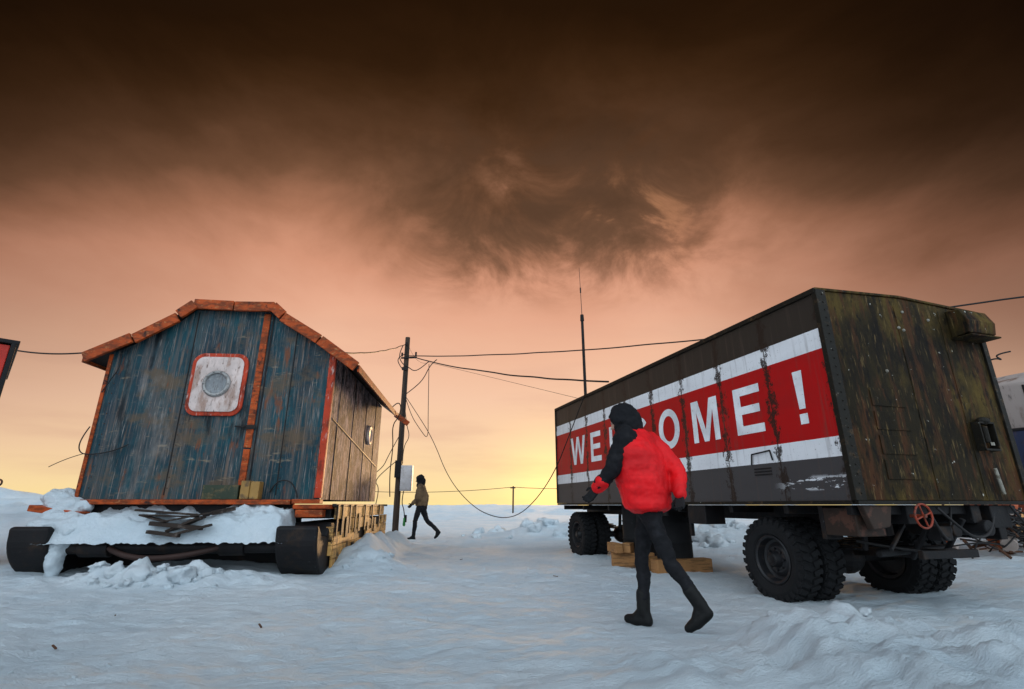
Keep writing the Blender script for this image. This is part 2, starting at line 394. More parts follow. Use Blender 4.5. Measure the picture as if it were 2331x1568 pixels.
b.box(-2.7,-2.5,-.42,.2,.34,.5); b.box(-1.0,-.82,-.42,.2,.34,.5); b.end('cross_pipe',darkmetal,hut,.01,False)
cable('bent_pipe',[(-2.4,-.5,.40),(-2.25,-.56,.33),(-1.9,-.58,.27),(-1.5,-.58,.30),(-1.2,-.54,.36),(-1.05,-.5,.40)],.036,M('dark_rust',(.035,.016,.012),rough=.7),hut)
def fd(u,v):
    x=u*2.95; y=v*.66
    e=sm(0,.25+.12*fb(x,0,2,2,3.),v)*sm(0,.04,u)*sm(1,.96,u)
    return .46+e*(.31+.18*fb(x,y,1.5,2,1.)+.10*sm(.5,1,v)+.06*fb(x,y,5,4,2.))+.03*fb(x,y,9,4,8.)
heightfield('deck_snow',-3.26,-.23,-.64,.02,150,44,fd,snow,hut)
b=B(); b.box(-3.1,-.35,-.36,.0,.5,.62); b.end('deck_boards',darkmetal,hut)
b=B()
b.bar((-2.15,-.54,.86),(-1.4,-.52,.80),.09,.025); b.bar((-2.0,-.60,.80),(-1.3,-.47,.77),.07,.02); b.bar((-1.75,-.62,.72),(-1.2,-.52,.83),.10,.02)
b.bar((-1.9,-.62,.70),(-1.25,-.62,.64),.06,.05); b.bar((-1.7,-.54,.60),(-1.3,-.64,.76),.12,.03); b.bar((-1.6,-.65,.56),(-1.15,-.62,.68),.09,.03)
b.bar((-2.1,-.5,.80),(-1.7,-.64,.72),.08,.02); b.bar((-1.2,-.55,.82),(-1.0,-.35,.88),.05,.05); b.bar((-1.9,-.64,.60),(-1.5,-.66,.55),.07,.04); b.end('broken_boards',M('old_boards',(.028,.018,.013),[((.2,.16,.14),(9,9,9),.55,.68,.6)],rough=.8),hut,.003)
b=B(); b.sph((-3.30,-.1,.90),(.33,.2,.13)); b.sph((-3.5,.05,1.0),(.2,.25,.15)); b.sph((-3.25,-.28,.76),(.25,.15,.12)); b.sph((-3.30,-.40,.66),(.2,.2,.1)); b.sph((-3.05,-.3,.66),(.3,.25,.15))
b.sph((-3.02,-.45,.48),(.14,.14,.18));b.sph((-3.02,-.5,.28),(.10,.1,.25)); b.sph((-2.9,-.35,.62),(.25,.25,.12)); b.cyl((-3.0,-.54,.3),(-2.98,-.54,.02),.03,.008)
o=b.end('runner_snow',snow,hut); remesh(o,.018,10,.10,.12)
for j,(pp,rr) in enumerate([([(-3.32,-.05,2.0),(-3.38,-.1,1.8),(-3.36,-.08,1.62),(-3.2,-.06,1.6),(-2.9,-.05,1.66),(-2.75,-.04,1.75)],.008),
   ([(-3.3,-.05,1.62),(-3.45,-.15,1.55),(-3.62,-.2,1.42)],.005),([(-3.15,-.03,3.1),(-3.1,-.05,2.9),(-3.2,-.05,2.7),(-3.28,-.05,2.5)],.008),
   ([(-.7,-.02,1.1),(-.62,-.05,1.25),(-.45,-.05,1.27),(-.33,-.05,1.15),(-.3,-.04,1.02)],.009),
   ([(.3,3.8,3.0),(.42,3.9,3.2),(.5,4.1,3.15),(.45,4.2,2.9),(.3,4.2,2.7),(.35,4.3,2.2),(.3,4.3,1.6),(.35,4.3,1.1)],.012)]):
    cable('loose_wire_%d'%(j+1),pp,rr,cabm,hut)
# ------------------------------------------------------------ TRAILER
tr=empty('box_trailer',(2.93,4.5,0),R(17.04))
TL=6.75; TW=2.2; zb=.96; zt=2.95
b=B(); b.box(0,.04,0.03,TL,zb,zt-.02); b.end('painted_side',sidepaint,tr)
b=B(); b.box(TW-.04,TW,0.03,TL,zb,zt-.02); b.box(.042,TW-.042,TL-.04,TL,zb,zt-.02); b.end('other_sides',olive,tr)
b=B(); b.poly([(.0,-.0,zb),(TW,0,zb),(TW,0,zt-.05),(TW*.5,0,zt+.0),(0,0,zt-.05)],(0,.028,0)); b.end('rear_wall',olive,tr,.004)
b=B(); b.poly([(-.012,-.015,zt-.05),(TW/2,-.015,zt+.005),(TW+.012,-.015,zt-.05),(TW+.012,-.015,zt-.02),(TW/2,-.015,zt+.03),(-.012,-.015,zt-.02)],(0,TL+.03,0)); b.end('roof',olive,tr,.006)
rail=M('rail_black',(.010,.008,.005),[((.07,.04,.018),(12,12,12),.55,.68,.7),((.4,.38,.33),(30,30,30),.67,.70,.8)],rough=.6,bump=.4,spec=.2)
b=B(); b.bar((-.012,-.01,zt-.05),(-.012,TL,zt-.05),.03,.05); b.box(-.02,.10,-.022,.03,zb,zt-.04); b.box(TW-.05,TW+.02,-.022,.03,zb,zt-.05)
b.box(-.015,.04,.03,TL,zb-.035,zb-.002); b.box(0,TW,-.02,.03,zb-.035,zb-.002); b.box(-.018,.03,TL-.02,TL+.02,zb,zt-.04)
for i in range(24): b.sph((.05,-.022,zb+.06+i*.08),.009,8)
b.end('edge_rails',rail,tr,.008)
b=B()
for x in (1.0,1.62): b.box(x-.006,x+.006,-.006,-.001,zb+.02,zt-.1)
for z in (1.14,1.36,1.58,1.80): b.box(.42,.84,-.009,-.001,z,z+.17)
b.end('rear_panels',olive,tr,.008)
b=B(); b.poly([(1.74,-.001,2.58),(1.74,-.001,2.88),(1.74,-.13,2.86),(1.74,-.19,2.72),(1.74,-.17,2.60)],(.40,0,0)); b.box(1.72,2.16,-.2,-.001,2.56,2.578); b.end('vent_hood',olive,tr,.012)
b=B()
for x in (1.66,1.86): b.box(x,x+.015,-.08,-.001,1.42,1.70)
b.box(1.66,1.875,-.08,-.065,1.42,1.44); b.box(1.66,1.875,-.08,-.065,1.68,1.70); b.sph((1.77,-.05,1.71),(.07,.05,.04)); b.cyl((1.77,-.04,1.5),(1.77,-.04,1.66),.03)
b.end('lamp_bracket',rail,tr,.004)
b=B(); b.cyl((1.82,-.03,1.02),(1.79,-.03,1.26),.015); b.box(1.74,1.79,-.085,-.081,1.47,1.50)
for p in ((1.1,2.80),(1.0,2.62),(1.06,2.60),(.7,2.15),(1.45,2.75)): b.sph((p[0],-.004,p[1]),.016,8)
b.end('rear_fittings',M('galvanised',(.26,.24,.20),[((.1,.08,.05),(20,20,20),.45,.6,.8)],rough=.5),tr)
cable('rear_wire',[(2.2,.1,2.35),(2.3,.0,2.42),(2.36,-.05,2.38),(2.3,0,2.45),(2.42,-.1,2.47)],.008,cabm,tr)
b=B(); y0=.98
for p,q in (((-.02,y0-.13,1.46),(-.02,y0+.13,1.44)),((-.02,y0+.13,1.44),(-.02,y0+.15,1.33)),((-.02,y0-.13,1.46),(-.02,y0-.15,1.36))): b.cyl(p,q,.008,n=8)
for z in (1.28,1.25,1.22): b.box(-.008,-.001,y0-.1,y0+.14,z,z+.012)
b.end('side_handle',darkmetal,tr)
# lettering
Hh=.52; zl=1.665; xo=-.004
def put(poly,tl): return [(xo,tl-u*Hh,zl+v*Hh) for u,v in poly]
b=B()
def addp(poly,tl): b.bm.faces.new([b.bm.verts.new(p) for p in put(poly,tl)])
def rc_(u0,u1,v0,v1,tl): addp([(u0,v0),(u1,v0),(u1,v1),(u0,v1)],tl)
def El(tl):
    rc_(0,.2,0,1,tl); rc_(.2,.80,0,.175,tl); rc_(.2,.78,.825,1,tl); rc_(.2,.73,.42,.59,tl)
def Ml(tl):
    rc_(0,.18,0,1,tl); rc_(.78,.96,0,1,tl)
    addp([(.18,.72),(.18,1),(.27,1),(.48,.27),(.48,0),(.395,0)],tl); addp([(.78,.72),(.565,0),(.48,0),(.48,.27),(.69,1),(.78,1)],tl)
def Wl(tl):
    addp([(0,1),(.25,0),(.45,0),(.355,.3),(.2,1)],tl); addp([(.355,.3),(.45,0),(.64,.74),(.64,1),(.54,1)],tl)
    addp([(.64,.74),(.83,0),(.925,.3),(.74,1),(.64,1)],tl); addp([(.83,0),(1.03,0),(1.28,1),(1.08,1),(.925,.3)],tl)
Wl(5.975); El(5.08); rc_(0,.2,0,1,4.34); rc_(.2,.74,0,.175,4.34); Ml(2.08); El(1.294)
addp([(.02,1),(.06,.28),(.20,.28),(.24,1)],.44); rc_(.04,.22,0,.19,.44)
def ring(a0,a1,tl,n=48):
    o=[];i_=[]
    for i in range(n+1):
        a=R(a0+(a1-a0)*i/n)
        o.append((.47+.47*math.cos(a),.5+.52*math.sin(a))); i_.append((.47+.265*math.cos(a),.5+.335*math.sin(a)))
    O=[b.bm.verts.new(p) for p in put(o,tl)]; I=[b.bm.verts.new(p) for p in put(i_,tl)]
    for i in range(n): b.bm.faces.new((O[i],O[i+1],I[i+1],I[i]))
ring(0,360,2.85); ring(38,322,3.6)
b.end('welcome_lettering',letter,tr)
# wheels
def wheelmesh(r=.41,w=.24):
    b=B(); h=w/2; ri=.56*r
    b.lathe([(-h*.7,ri),(-h*.95,ri*1.12),(-h*1.05,r*.78),(-h*.95,r*.92),(-h*.75,r*.965),(h*.75,r*.965),(h*.95,r*.92),(h*1.05,r*.78),(h*.95,ri*1.12),(h*.7,ri)],56)
    n=30
    for i in range(n):
        a=2*math.pi*i/n
        for sx in (-1,1):
            aa=a+(math.pi/n if sx>0 else 0)
            mt=Matrix.Rotation(aa,4,'X')@Matrix.Translation((sx*h*.5,0,r*.965))@Matrix.Rotation(sx*.35,4,'Z')@Matrix.Diagonal((h*.85,r*.12,r*.09,1))
            bmesh.ops.create_cube(b.bm,size=1,matrix=mt)
            mt=Matrix.Rotation(aa,4,'X')@Matrix.Translation((sx*h*.97,0,r*.91))@Matrix.Diagonal((h*.18,r*.11,r*.14,1))
            bmesh.ops.create_cube(b.bm,size=1,matrix=mt)
    ty=b
    c=B()
    c.lathe([(-h*.86,ri*1.03),(-h*.92,ri*.98),(-h*.80,ri*.9),(-h*.2,ri*.84),(-h*.1,ri*.72),(-h*.35,ri*.55),(-h*.38,ri*.36),(-h*.55,ri*.33),(-h*.9,ri*.26),(-h*1.0,ri*.18),(-h*1.0,.001)],40)
    c.lathe([(h*.86,ri*1.03),(h*.80,ri*.9),(h*.1,ri*.8),(h*.1,.001)],40)
    for i in range(8):
        a=i*math.pi/4; p=Vector((-h*.37,ri*.45*math.cos(a),ri*.45*math.sin(a))); c.cyl(p,p+Vector((-.025,0,0)),.012,n=6)
    return ty,c
ty,rm=wheelmesh()
rm_paint=M('rim_black',(.014,.014,.016),[((.07,.05,.04),(14,14,14),.52,.68,.7)],rough=.45)
tyo=ty.end('tyre_1',black,tr,.004); rmo=rm.end('rim_1',rm_paint,tr,0,False)
i=0
for yy,zc in ((1.18,.385),(6.1,.385)):
    for xx,fl in ((.22,0),(.51,0),(1.76,1),(2.05,1)):
        i+=1
        for src,nm in ((tyo,'tyre'),(rmo,'rim')):
            o=src if i==1 else src.copy()
            if i>1: sc.collection.objects.link(o); o.name='%s_%d'%(nm,i)
            o.parent=tr; o.location=(xx,yy,zc); o.rotation_euler=(0,0,math.pi if fl else 0)
b=B()
for yy in (1.18,6.1):
    b.cyl((.1,yy,.385),(2.1,yy,.385),.055); b.sph((1.1,yy,.385),(.2,.17,.17))
    for x in (.74,1.5):
        for k2 in range(4): b.box(x-.04,x+.04,yy-.55+k2*.1,yy+.55-k2*.1,.50+k2*.022,.518+k2*.022)
        b.box(x-.06,x+.06,yy-.06,yy+.06,.42,.5); b.bar((x,yy-.55,.5),(x,yy-.6,.8),.05,.04); b.bar((x,yy+.55,.5),(x,yy+.6,.8),.05,.04)
b.box(.62,.74,.05,TL-.05,.76,.922); b.box(1.44,1.56,.05,TL-.05,.76,.922)
for y in (.1,.8,1.6,2.6,3.6,4.6,5.6,6.5): b.box(.05,2.15,y,y+.06,.84,.92)
b.cyl((1.1,1.18,.62),(1.1,1.18,.74),.48,n=32)
b.bar((.74,.1,.5),(1.44,.1,.5),.05,.07); b.bar((1.1,1.1,.45),(1.1,.1,.5),.08,.08)
b.bar((.9,.05,.8),(.9,.3,.45),.04,.04); b.bar((1.3,.05,.8),(1.3,.3,.45),.04,.04); b.cyl((1.55,.0,.72),(1.55,.3,.72),.07); b.cyl((.5,.3,.5),(1.7,.5,.52),.03)
b.box(.02,.30,2.05,2.4,.70,.922); b.box(.05,.1,2.4,2.44,.55,.9); b.box(.1,.3,.45,.5,.62,.92)
b.box(.1,.14,3.0,3.4,.78,.92); b.box(2.0,2.1,.2,.6,.6,.92); b.cyl((1.3,.5,.74),(1.9,.6,.74),.1); b.box(1.65,1.9,.02,.2,.72,.92)
b.box(.9,1.05,.0,.12,.62,.74); b.cyl((1.2,.05,.70),(1.2,.2,.70),.06); b.bar((.4,.1,.55),(.75,.2,.75),.03,.03)
b.end('chassis',darkmetal,tr,.008)
b=B(); b.box(.10,.42,.12,.45,.66,.90); b.poly([(.08,.02,.92),(.42,.02,.92),(.36,.02,.74),(.16,.02,.72)],(0,.06,0)); b.end('rusty_bracket',M('brown_bracket',(.03,.016,.01),[((.10,.04,.025),(8,8,8),.5,.6,.7)],rough=.7),tr,.01)
b=B(); c0=Vector((.66,-.06,.83)); n=24
for i in range(n):
    a=2*math.pi*i/n; a2=2*math.pi*(i+1)/n; p=c0+Vector((.10*math.cos(a),0,.10*math.sin(a))); q=c0+Vector((.10*math.cos(a2),0,.10*math.sin(a2))); b.cyl(p,q,.009,n=8)
for a in (.3,1.87,3.44,5.01): b.cyl(c0,c0+Vector((.1*math.cos(a),0,.1*math.sin(a))),.007,n=8)
b.cyl(c0+Vector((0,-.02,0)),c0+Vector((0,.3,0)),.015); b.end('brake_handwheel',M('handwheel_orange',(.28,.035,.012),[((.06,.03,.02),(20,20,20),.45,.62,.8)],rough=.5),tr)
for j,pp in enumerate([[(.9,-.02,.9),(1.05,-.05,.75),(1.3,-.03,.62),(1.6,0,.7),(1.75,.05,.9)],[(1.9,.0,.92),(2.0,-.05,.7),(2.15,-.1,.55),(2.3,-.2,.45)],[(.5,.5,.6),(.9,.2,.5),(1.2,.1,.55),(1.5,.3,.5)],[(.8,.0,.92),(.85,-.03,.7),(1.0,.0,.6),(1.2,.1,.75),(1.25,.1,.9)]]):
    cable('air_hose_%d'%(j+1),pp,.012,cabm,tr)
def barrel(name,x,y,h=.84,r=.26,z=.12):
    b=B(); mt=Matrix.Translation((x,y,z))@Matrix.Rotation(R(-90),4,'Y')
    b.lathe([(0,.001),(0,r),(.02,r+.012),(.04,r),(h*.32,r),(h*.34,r+.016),(h*.36,r),(h*.64,r),(h*.66,r+.016),(h*.68,r),(h-.03,r),(h-.01,r+.012),(h,r),(h-.02,r-.02),(h-.02,.001)],36,mt)
    return b.end(name,black,None,0,True)
barrel('oil_barrel',2.42,8.1); barrel('oil_barrel.001',2.07,8.75)
b=B(); b.bar((2.0,7.72,.09),(2.85,7.95,.09),.20,.20); b.bar((1.9,8.1,.09),(2.75,8.5,.09),.2,.18); b.end('timber_beam',timber,None,.012)
b=B(); b.bar((1.55,8.5,.12),(2.2,8.45,.12),.14,.2); b.bar((1.75,8.35,.29),(1.95,8.75,.29),.14,.14); b.bar((1.58,8.7,.29),(1.64,8.3,.29),.12,.14); b.end('timber_beam.001',timber,None,.012)
# ------------------------------------------------------------ POLE
up=empty('utility_pole',(-3.39,15.6,0),0)
wood=M('pole_wood',(.05,.032,.022),[((.12,.08,.05),(20,20,1.5),.5,.7,.6)],rough=.85,bump=.5)
b=B(); b.cyl((0,0,-.3),(.0,0,6.12),.095,.075,20); b.end('post',wood,up,.004)
b=B(); b.box(.10,.44,-.22,-.04,1.32,2.05); b.box(.115,.425,-.235,-.221,1.35,2.02); b.end('meter_box',M('box_grey',(.55,.52,.52),[((.3,.25,.2),(8,8,8),.5,.7,.5)],rough=.5),up,.012)
b=B(); b.box(-.1,.10,-.16,-.09,1.7,2.2); b.bar((-.15,-.1,5.4),(.35,-.1,5.42),.05,.05); b.box(-.1,.1,-.12,-.08,5.0,5.1); b.cyl((.3,-.1,.45),(.3,-.1,.65),.035)
for x,z in ((-.12,5.45),(.32,5.47),(0,5.8)): b.cyl((x,-.12,z),(x,-.12,z+.12),.03)
b.end('pole_fittings',darkmetal,up,.004)
b=B(); b.limb((.27,-.12,.38),(.27,-.12,.55),.04,.03); b.end('green_plug',M('green_plastic',(.03,.25,.05),rough=.4),up,0,True)
for j,(pp,rr) in enumerate([
  ([(-.05,-.1,5.85),(.15,-.15,5.6),(-.3,-.1,5.4),(-.15,-.1,5.1),(.05,-.12,4.9),(.05,-.12,4.0)],.014),
  ([(-.12,-.1,5.8),(-.25,-.1,5.5),(-.1,-.1,5.2),(.1,-.1,5.1),(.3,-.1,4.95),(.55,-.1,5.1),(.75,-.1,5.3)],.014),
  ([(.05,-.12,4.2),(.3,-.1,4.4),(.6,-.1,4.7),(.8,-.1,5.2),(1.0,-.1,5.35)],.014),
  ([(.05,-.12,4.2),(.25,-.12,3.6),(.6,-.12,3.1),(.85,-.12,2.8),(.8,-.1,3.6),(.75,-.1,5.2)],.010),
  ([(.05,-.12,4.0),(.15,-.14,3.3),(.3,-.14,2.9),(.1,-.14,2.6),(.12,-.14,2.1)],.012),
  ([(-.05,-.12,2.2),(-.3,-.12,2.0),(-.7,-.12,1.6),(-.5,-.12,1.4),(-.6,-.12,.9)],.012),
  ([(-.05,-.12,2.9),(-.3,-.12,2.4),(-.5,-.12,1.9),(-.9,-.2,1.7)],.012),
  ([(.2,-.12,1.32),(.15,-.12,1.0),(.25,-.12,.8),(.27,-.12,.58)],.014),
  ([(.05,-.1,4.6),(.02,-.12,3.0),(.04,-.12,2.1)],.014)]): cable('pole_wire_%d'%(j+1),pp,rr,cabm,up)
cable('power_cable',sagpts((-3.3,9.3,3.72),(-3.42,15.5,5.86),.10,14,.015),.014,cabm)
cable('power_cable.001',sagpts((-6.38,7.2,3.08),(-8.2,7.9,3.35),.04),.012,cabm)
cable('power_cable.002',sagpts((-3.35,15.5,5.47),(8.77,8,4.33),.30,24,.012)+[(14.5,4.3,4.0)],.016,cabm)
cable('power_cable.003',sagpts((-3.1,15.5,5.42),(1.68,8.58,2.97),.14,16,.012),.016,cabm)
cable('power_cable.004',[(-3.3,15.5,4.13),(-2.9,15.2,3.6),(-2.32,15,2.77),(-1.77,14.5,1.62),(-1.0,13.5,.87),(-.38,13,.62),(.10,12.6,.66),(.5,12,.98),(.86,10.8,1.52),(1.12,10.1,2.2),(1.38,9.4,2.92)],.010,cabm)
cable('power_cable.005',sagpts((-3.3,15.5,5.75),(-2.3,13.5,4.7),.2)+[(1.3,9.9,2.95)],.004,cabm)
cable('power_cable.006',sagpts((-22,62,2.8),(.1,60,2.9),.5)+sagpts((.1,60,2.9),(14,58,3.1),.3)[1:],.03,cabm)
b=B(); b.cyl((.1,60,-.3),(.15,60,3.0),.09); b.cyl((-.2,60,2.8),(.4,60,2.8),.05); b.end('distant_pole',wood)
am=empty('antenna_mast',(1.85,12.5,0))
b=B(); b.cyl((0,0,-.2),(0,0,5.6),.042,.036); b.cyl((0,0,5.55),(0,0,5.72),.052,.045); b.end('mast',darkmetal,am)
b=B(); b.cyl((0,0,5.7),(-.02,0,7.1),.009,.005,8); b.cyl((-.01,0,6.35),(-.01,0,6.5),.018,n=8); b.end('whip',cabm,am)
# ------------------------------------------------------------ right background
tk=empty('storage_tank',(12.0,10.8,0))
def tankb(t,tc):
    s=t.n('ShaderNodeSeparateXYZ'); t.l(tc,s.inputs[0])
    return t.ramp(t.m('DIVIDE',s.outputs[2],4.),[(0,(.35,.07,.03)),(1.35/4,(.03,.04,.09)),(2.35/4,(.40,.33,.30))],'CONSTANT')
tankm=M('tank_paint',(0,0,0),[((.15,.08,.05),(3,3,.8),.48,.66,.8),((.02,.02,.02),(8,8,3),.55,.67,.7)],basefn=tankb,rough=.6)
b=B(); mt=Matrix.Rotation(R(-90),4,'Y'); b.lathe([(0,.001),(0,2.1),(3.2,2.1),(3.25,2.13),(3.3,2.1),(3.55,1.5),(3.62,.001)],56,mt); b.end('tank_shell',tankm,tk,0,True)
b=B()
for i in range(16):
    a=i*math.pi/8+.1; p=Vector((2.11*math.cos(a),2.11*math.sin(a),0)); b.bar(p,p+Vector((0,0,3.2)),.03,.03)
for i in range(40):
    q=2*math.pi*i/40; q2=2*math.pi*(i+1)/40
    b.cyl((2.12*math.cos(q),2.12*math.sin(q),2.35),(2.12*math.cos(q2),2.12*math.sin(q2),2.35),.03,n=6)
b.end('tank_ribs',darkmetal,tk)
sp=empty('scrap_pile',(8.7,9.7,0))
for nm,mt_,cnt in (('scrap_rusty',rust,80),('scrap_dark',darkmetal,70),('scrap_orange',M('faded_orange',(.42,.09,.03),[((.05,.03,.02),(6,6,6),.5,.65,.8)],rough=.6),18),('scrap_pale',M('pale_scrap',(.4,.32,.28),rough=.7),14)):
    b=B()
    for i in range(cnt):
        a=random.random()*6.3; r_=random.random()*1.2; p=Vector((r_*math.cos(a)*1.6,r_*math.sin(a),random.uniform(.05,1.05)*(1-.4*r_)))
        d=Vector((random.uniform(-1,1),random.uniform(-1,1),random.uniform(-.5,.6)))*random.uniform(.12,.42)
        c=random.random()
        if c<.55: b.cyl(p,p+d,random.uniform(.01,.03),n=10)
        elif c<.82: b.bar(p,p+d,random.uniform(.03,.14),random.uniform(.02,.06))
        else: b.cyl(p,p+d.normalized()*.22,.11,n=18)
    b.end(nm,mt_,sp,.003)
for i in range(14):
    p=[(random.uniform(-1.8,1.6),random.uniform(-1.2,0),random.uniform(.05,.9)) for _ in range(6)]; cable('scrap_wire_%d'%i,p,.012,cabm,sp)
# ------------------------------------------------------------ left red cabin + tow bars
rc=empty('red_cabin',(-7.20,7.0,0),R(46))
redp=M('red_cabin_paint',(.50,.022,.010),[((.10,.015,.01),(4,4,2),.5,.7,.6)],rough=.5)
b=B(); b.box(-3,-.06,.0,3.0,.9,3.12); b.end('cabin_body',redp,rc,.01)
b=B(); b.box(-.058,.0,-.03,3.0,.85,3.16); b.box(-3,.03,-.03,3.05,3.14,3.20); b.box(-3,.0,-.03,3.0,.5,.86); b.end('cabin_frame',darkmetal,rc,.01)
b=B(); b.box(-2.9,-2.4,-.1,3.0,-.05,.5); b.box(-.9,-.4,-.1,3.0,-.05,.5); b.end('cabin_skids',darkmetal,rc,.03)
tb=empty('tow_bar',(-6.08,6.2,0))
b=B(); b.cyl((-.9,0,1.17),(-.35,0,1.17),.012); b.cyl((-.35,0,1.17),(-.12,0,1.19),.03)
for i in range(10):
    a=R(-90+18*i); a2=R(-90+18*(i+1)); b.cyl((-.0+.035*math.cos(a),0,1.175+.035*math.sin(a)),(.0+.035*math.cos(a2),0,1.175+.035*math.sin(a2)),.01,n=8)
b.cyl((-.13,0,1.21),(0,0,1.21),.01,n=8); b.cyl((-.13,0,1.14),(0,0,1.14),.01,n=8); b.cyl((-.9,0,1.45),(-.3,0,1.47),.018); b.cyl((-.7,0,-.05),(-.7,0,1.5),.03)
b.end('bar',rust,tb)
# ------------------------------------------------------------ PEOPLE
skin=M('skin',(.45,.26,.19),rough=.5,bump=.05)
pantm=M('black_trousers',(.012,.012,.014),[((.03,.03,.035),(9,9,9),.5,.7,.5)],rough=.85,bump=.4,bscale=60,spec=.15)
bootm=M('black_boots',(.008,.008,.008),rough=.6,bump=.3,spec=.2)
glovem=M('black_gloves',(.012,.012,.013),rough=.7,spec=.2)
hairm=M('dark_hair',(.02,.012,.008),rough=.7,bump=.6,bscale=80)
def hand(b,wrist,dirv,side,curl=.6):
    d=Vector(dirv).normalized(); s=Vector(side); s=(s-d*s.dot(d)).normalized(); n=d.cross(s)
    w=Vector(wrist)
    for i,o in enumerate((-.028,-.01,.01,.028)):
        b.limb(w+s*o*.7,w+d*.085+s*o,.016,.014,10)
    for i,(o,ln) in enumerate(((.030,.068),(.011,.078),(-.009,.072),(-.028,.056))):
        p=w+d*.085+s*o; dd=d; 
        for k2,f in enumerate((.45,.32,.23)):
            ang=curl*(.5+.4*k2); dd=(Matrix.Rotation(ang,3,s)@dd).normalized(); q=p+dd*ln*f; b.limb(p,q,.0105-.001*k2,.0095-.001*k2,8); p=q
    p=w+d*.025+s*.03; q=p+(d*.5+s*.7+n*.2).normalized()*.04; b.limb(p,q,.014,.011,8); r=q+(d*.9+s*.2+n*.3).normalized()*.032; b.limb(q,r,.011,.009,8)
def person(name,J,jm,sm_,hoodm,legs_r=1.,puff=1.):
    P={k:Vector(v) for k,v in J.items()}
    g=empty(name,(0,0,0)); hd=P['head_dir'].normalized(); fw=P['fwd'].normalized(); lf=Vector((-fw.y,fw.x,0))
    ori=Matrix((( *(-lf),),(*fw,),(0,0,1))).transposed().to_4x4()
    b=B()
    b.sph(P['pelvis'],(.155,.12,.13),20,ori)
    for s in 'lr':
        h,k,a=P[s+'hip'],P[s+'knee'],P[s+'ank']
        b.limb(h,h.lerp(k,.5),.092*legs_r,.08*legs_r); b.limb(h.lerp(k,.5),k,.08*legs_r,.062*legs_r)
        c=k.lerp(a,.35)-fw*.012; b.limb(k,c,.062*legs_r,.062*legs_r); b.limb(c,a,.062*legs_r,.045*legs_r)
    o=b.end('trousers',pantm,g); remesh(o,.011,8,.035,.07)
    b=B()
    for s in 'lr':
        a,t=P[s+'ank'],P[s+'toe']; heel=P[s+'heel']
        b.limb(a+(P[s+'knee']-a).normalized()*.12,a,.055,.052); b.limb(a,heel,.05,.036); b.limb(heel,heel.lerp(t,.6),.038,.046); b.limb(a,heel.lerp(t,.6),.045,.045); b.limb(heel.lerp(t,.6),t,.046,.034)
    o=b.end('boots',bootm,g); remesh(o,.010,4,.006,.03)
    b=B(); pc,ch,nk=P['hem'],P['chest'],P['neck']
    for i in range(18):
        p=i/17; c=pc.lerp(ch,p); w=(.195+.022*math.sin(p*2.6)+.012*p)*puff; dd=(.150+.022*math.sin(p*2.8))*puff
        k3=1+.012*math.sin(p*30)
        b.sph(c,(w*k3,dd*k3,.06),28,ori)
    b.sph(ch+Vector((0,0,.03)),(.20*puff,.135*puff,.10),24,ori)
    for s in 'lr': b.limb(ch+Vector((0,0,.04)),P[s+'sh'],.125*puff,.088)
    b.limb(ch,nk,.13*puff,.08)
    sl={'l':sm_[0],'r':sm_[1]}
    for s in 'lr':
        if sl[s] is None:
            b.limb(P[s+'sh'],P[s+'el'],.088*puff,.074); b.limb(P[s+'el'],P[s+'ha'],.074,.052)
    o=b.end('jacket',jm,g); remesh(o,.010,6,.04,.11)
    for s in 'lr':
        if sl[s] is not None:
            b=B(); b.limb(P[s+'sh']+Vector((0,0,.012)),P[s+'el'],.094,.072); b.limb(P[s+'el'],P[s+'el'].lerp(P[s+'ha'],.85),.072,.055)
            b.limb(P[s+'sh']+Vector((0,0,.02)),nk,.09,.085)
            o=b.end('sleeve_'+s,sl[s],g); remesh(o,.010,5,.05,.08)
            b=B(); b.limb(P[s+'el'].lerp(P[s+'ha'],.74),P[s+'ha'],.064,.054); o=b.end('cuff_'+s,jm,g); remesh(o,.010,3,.02,.05)
    for s in 'lr':
        b=B(); d=(P[s+'ha']-P[s+'el']).normalized(); hand(b,P[s+'ha']+d*.02,d,fw,.7)
        o=b.end('hand_'+s,glovem,g); remesh(o,.004,2)
    hl=Vector((-hd.y,hd.x,0)).normalized(); hu=(-hl).cross(hd)
    hm=Matrix((( *(-hl),),(*hd,),(*hu,))).transposed(); hm4=hm.to_4x4(); hc=P['head']
    T=lambda x,y,z: hc+hm@Vector((x,y,z))
    b=B(); b.sph(hc,(.078,.098,.115),24,hm4); b.sph(T(0,.035,-.06),(.055,.055,.06),16,hm4)
    b.limb(T(0,-.01,-.08),nk,.055,.06); b.limb(T(0,.092,.012),T(0,.112,-.022),.010,.016,10); b.sph(T(0,.088,-.055),(.026,.012,.008),10,hm4)
    for s in (-1,1): b.sph(T(s*.03,.088,.025),(.018,.012,.006),10,hm4); b.sph(T(s*.08,-.005,-.01),(.012,.02,.032),10,hm4)
    o=b.end('head',skin,g); remesh(o,.006,3)
    b=B()
    for s in (-1,1): b.sph(T(s*.031,.090,.008),(.013,.008,.008),12,hm4)
    b.end('eyes',M('eye',(.3,.28,.26),rough=.2,bump=0),g,0,True)
    b=B(); b.sph(T(0,-.012,.02),(.085,.098,.112),20,hm4); b.end('hair',hairm,g,0,True)
    b=B(); b.sph(T(0,-.02,.015),(.115,.128,.142),28,hm4); b.sph(T(0,-.04,.09),(.05,.08,.07),16,hm4); b.limb(T(0,-.07,-.03),nk+Vector((0,0,.0)),.10,.12,20)
    o=b.end('hood',hoodm,g); remesh(o,.010,6,.045,.07)
    c=B(); c.sph(T(0,.12,-.01),(.080,.125,.105),20,hm4); co=c.end('hood_cut',None,g)
    bo=o.modifiers.new('bo','BOOLEAN'); bo.object=co; bo.operation='DIFFERENCE'
    return g,o,co
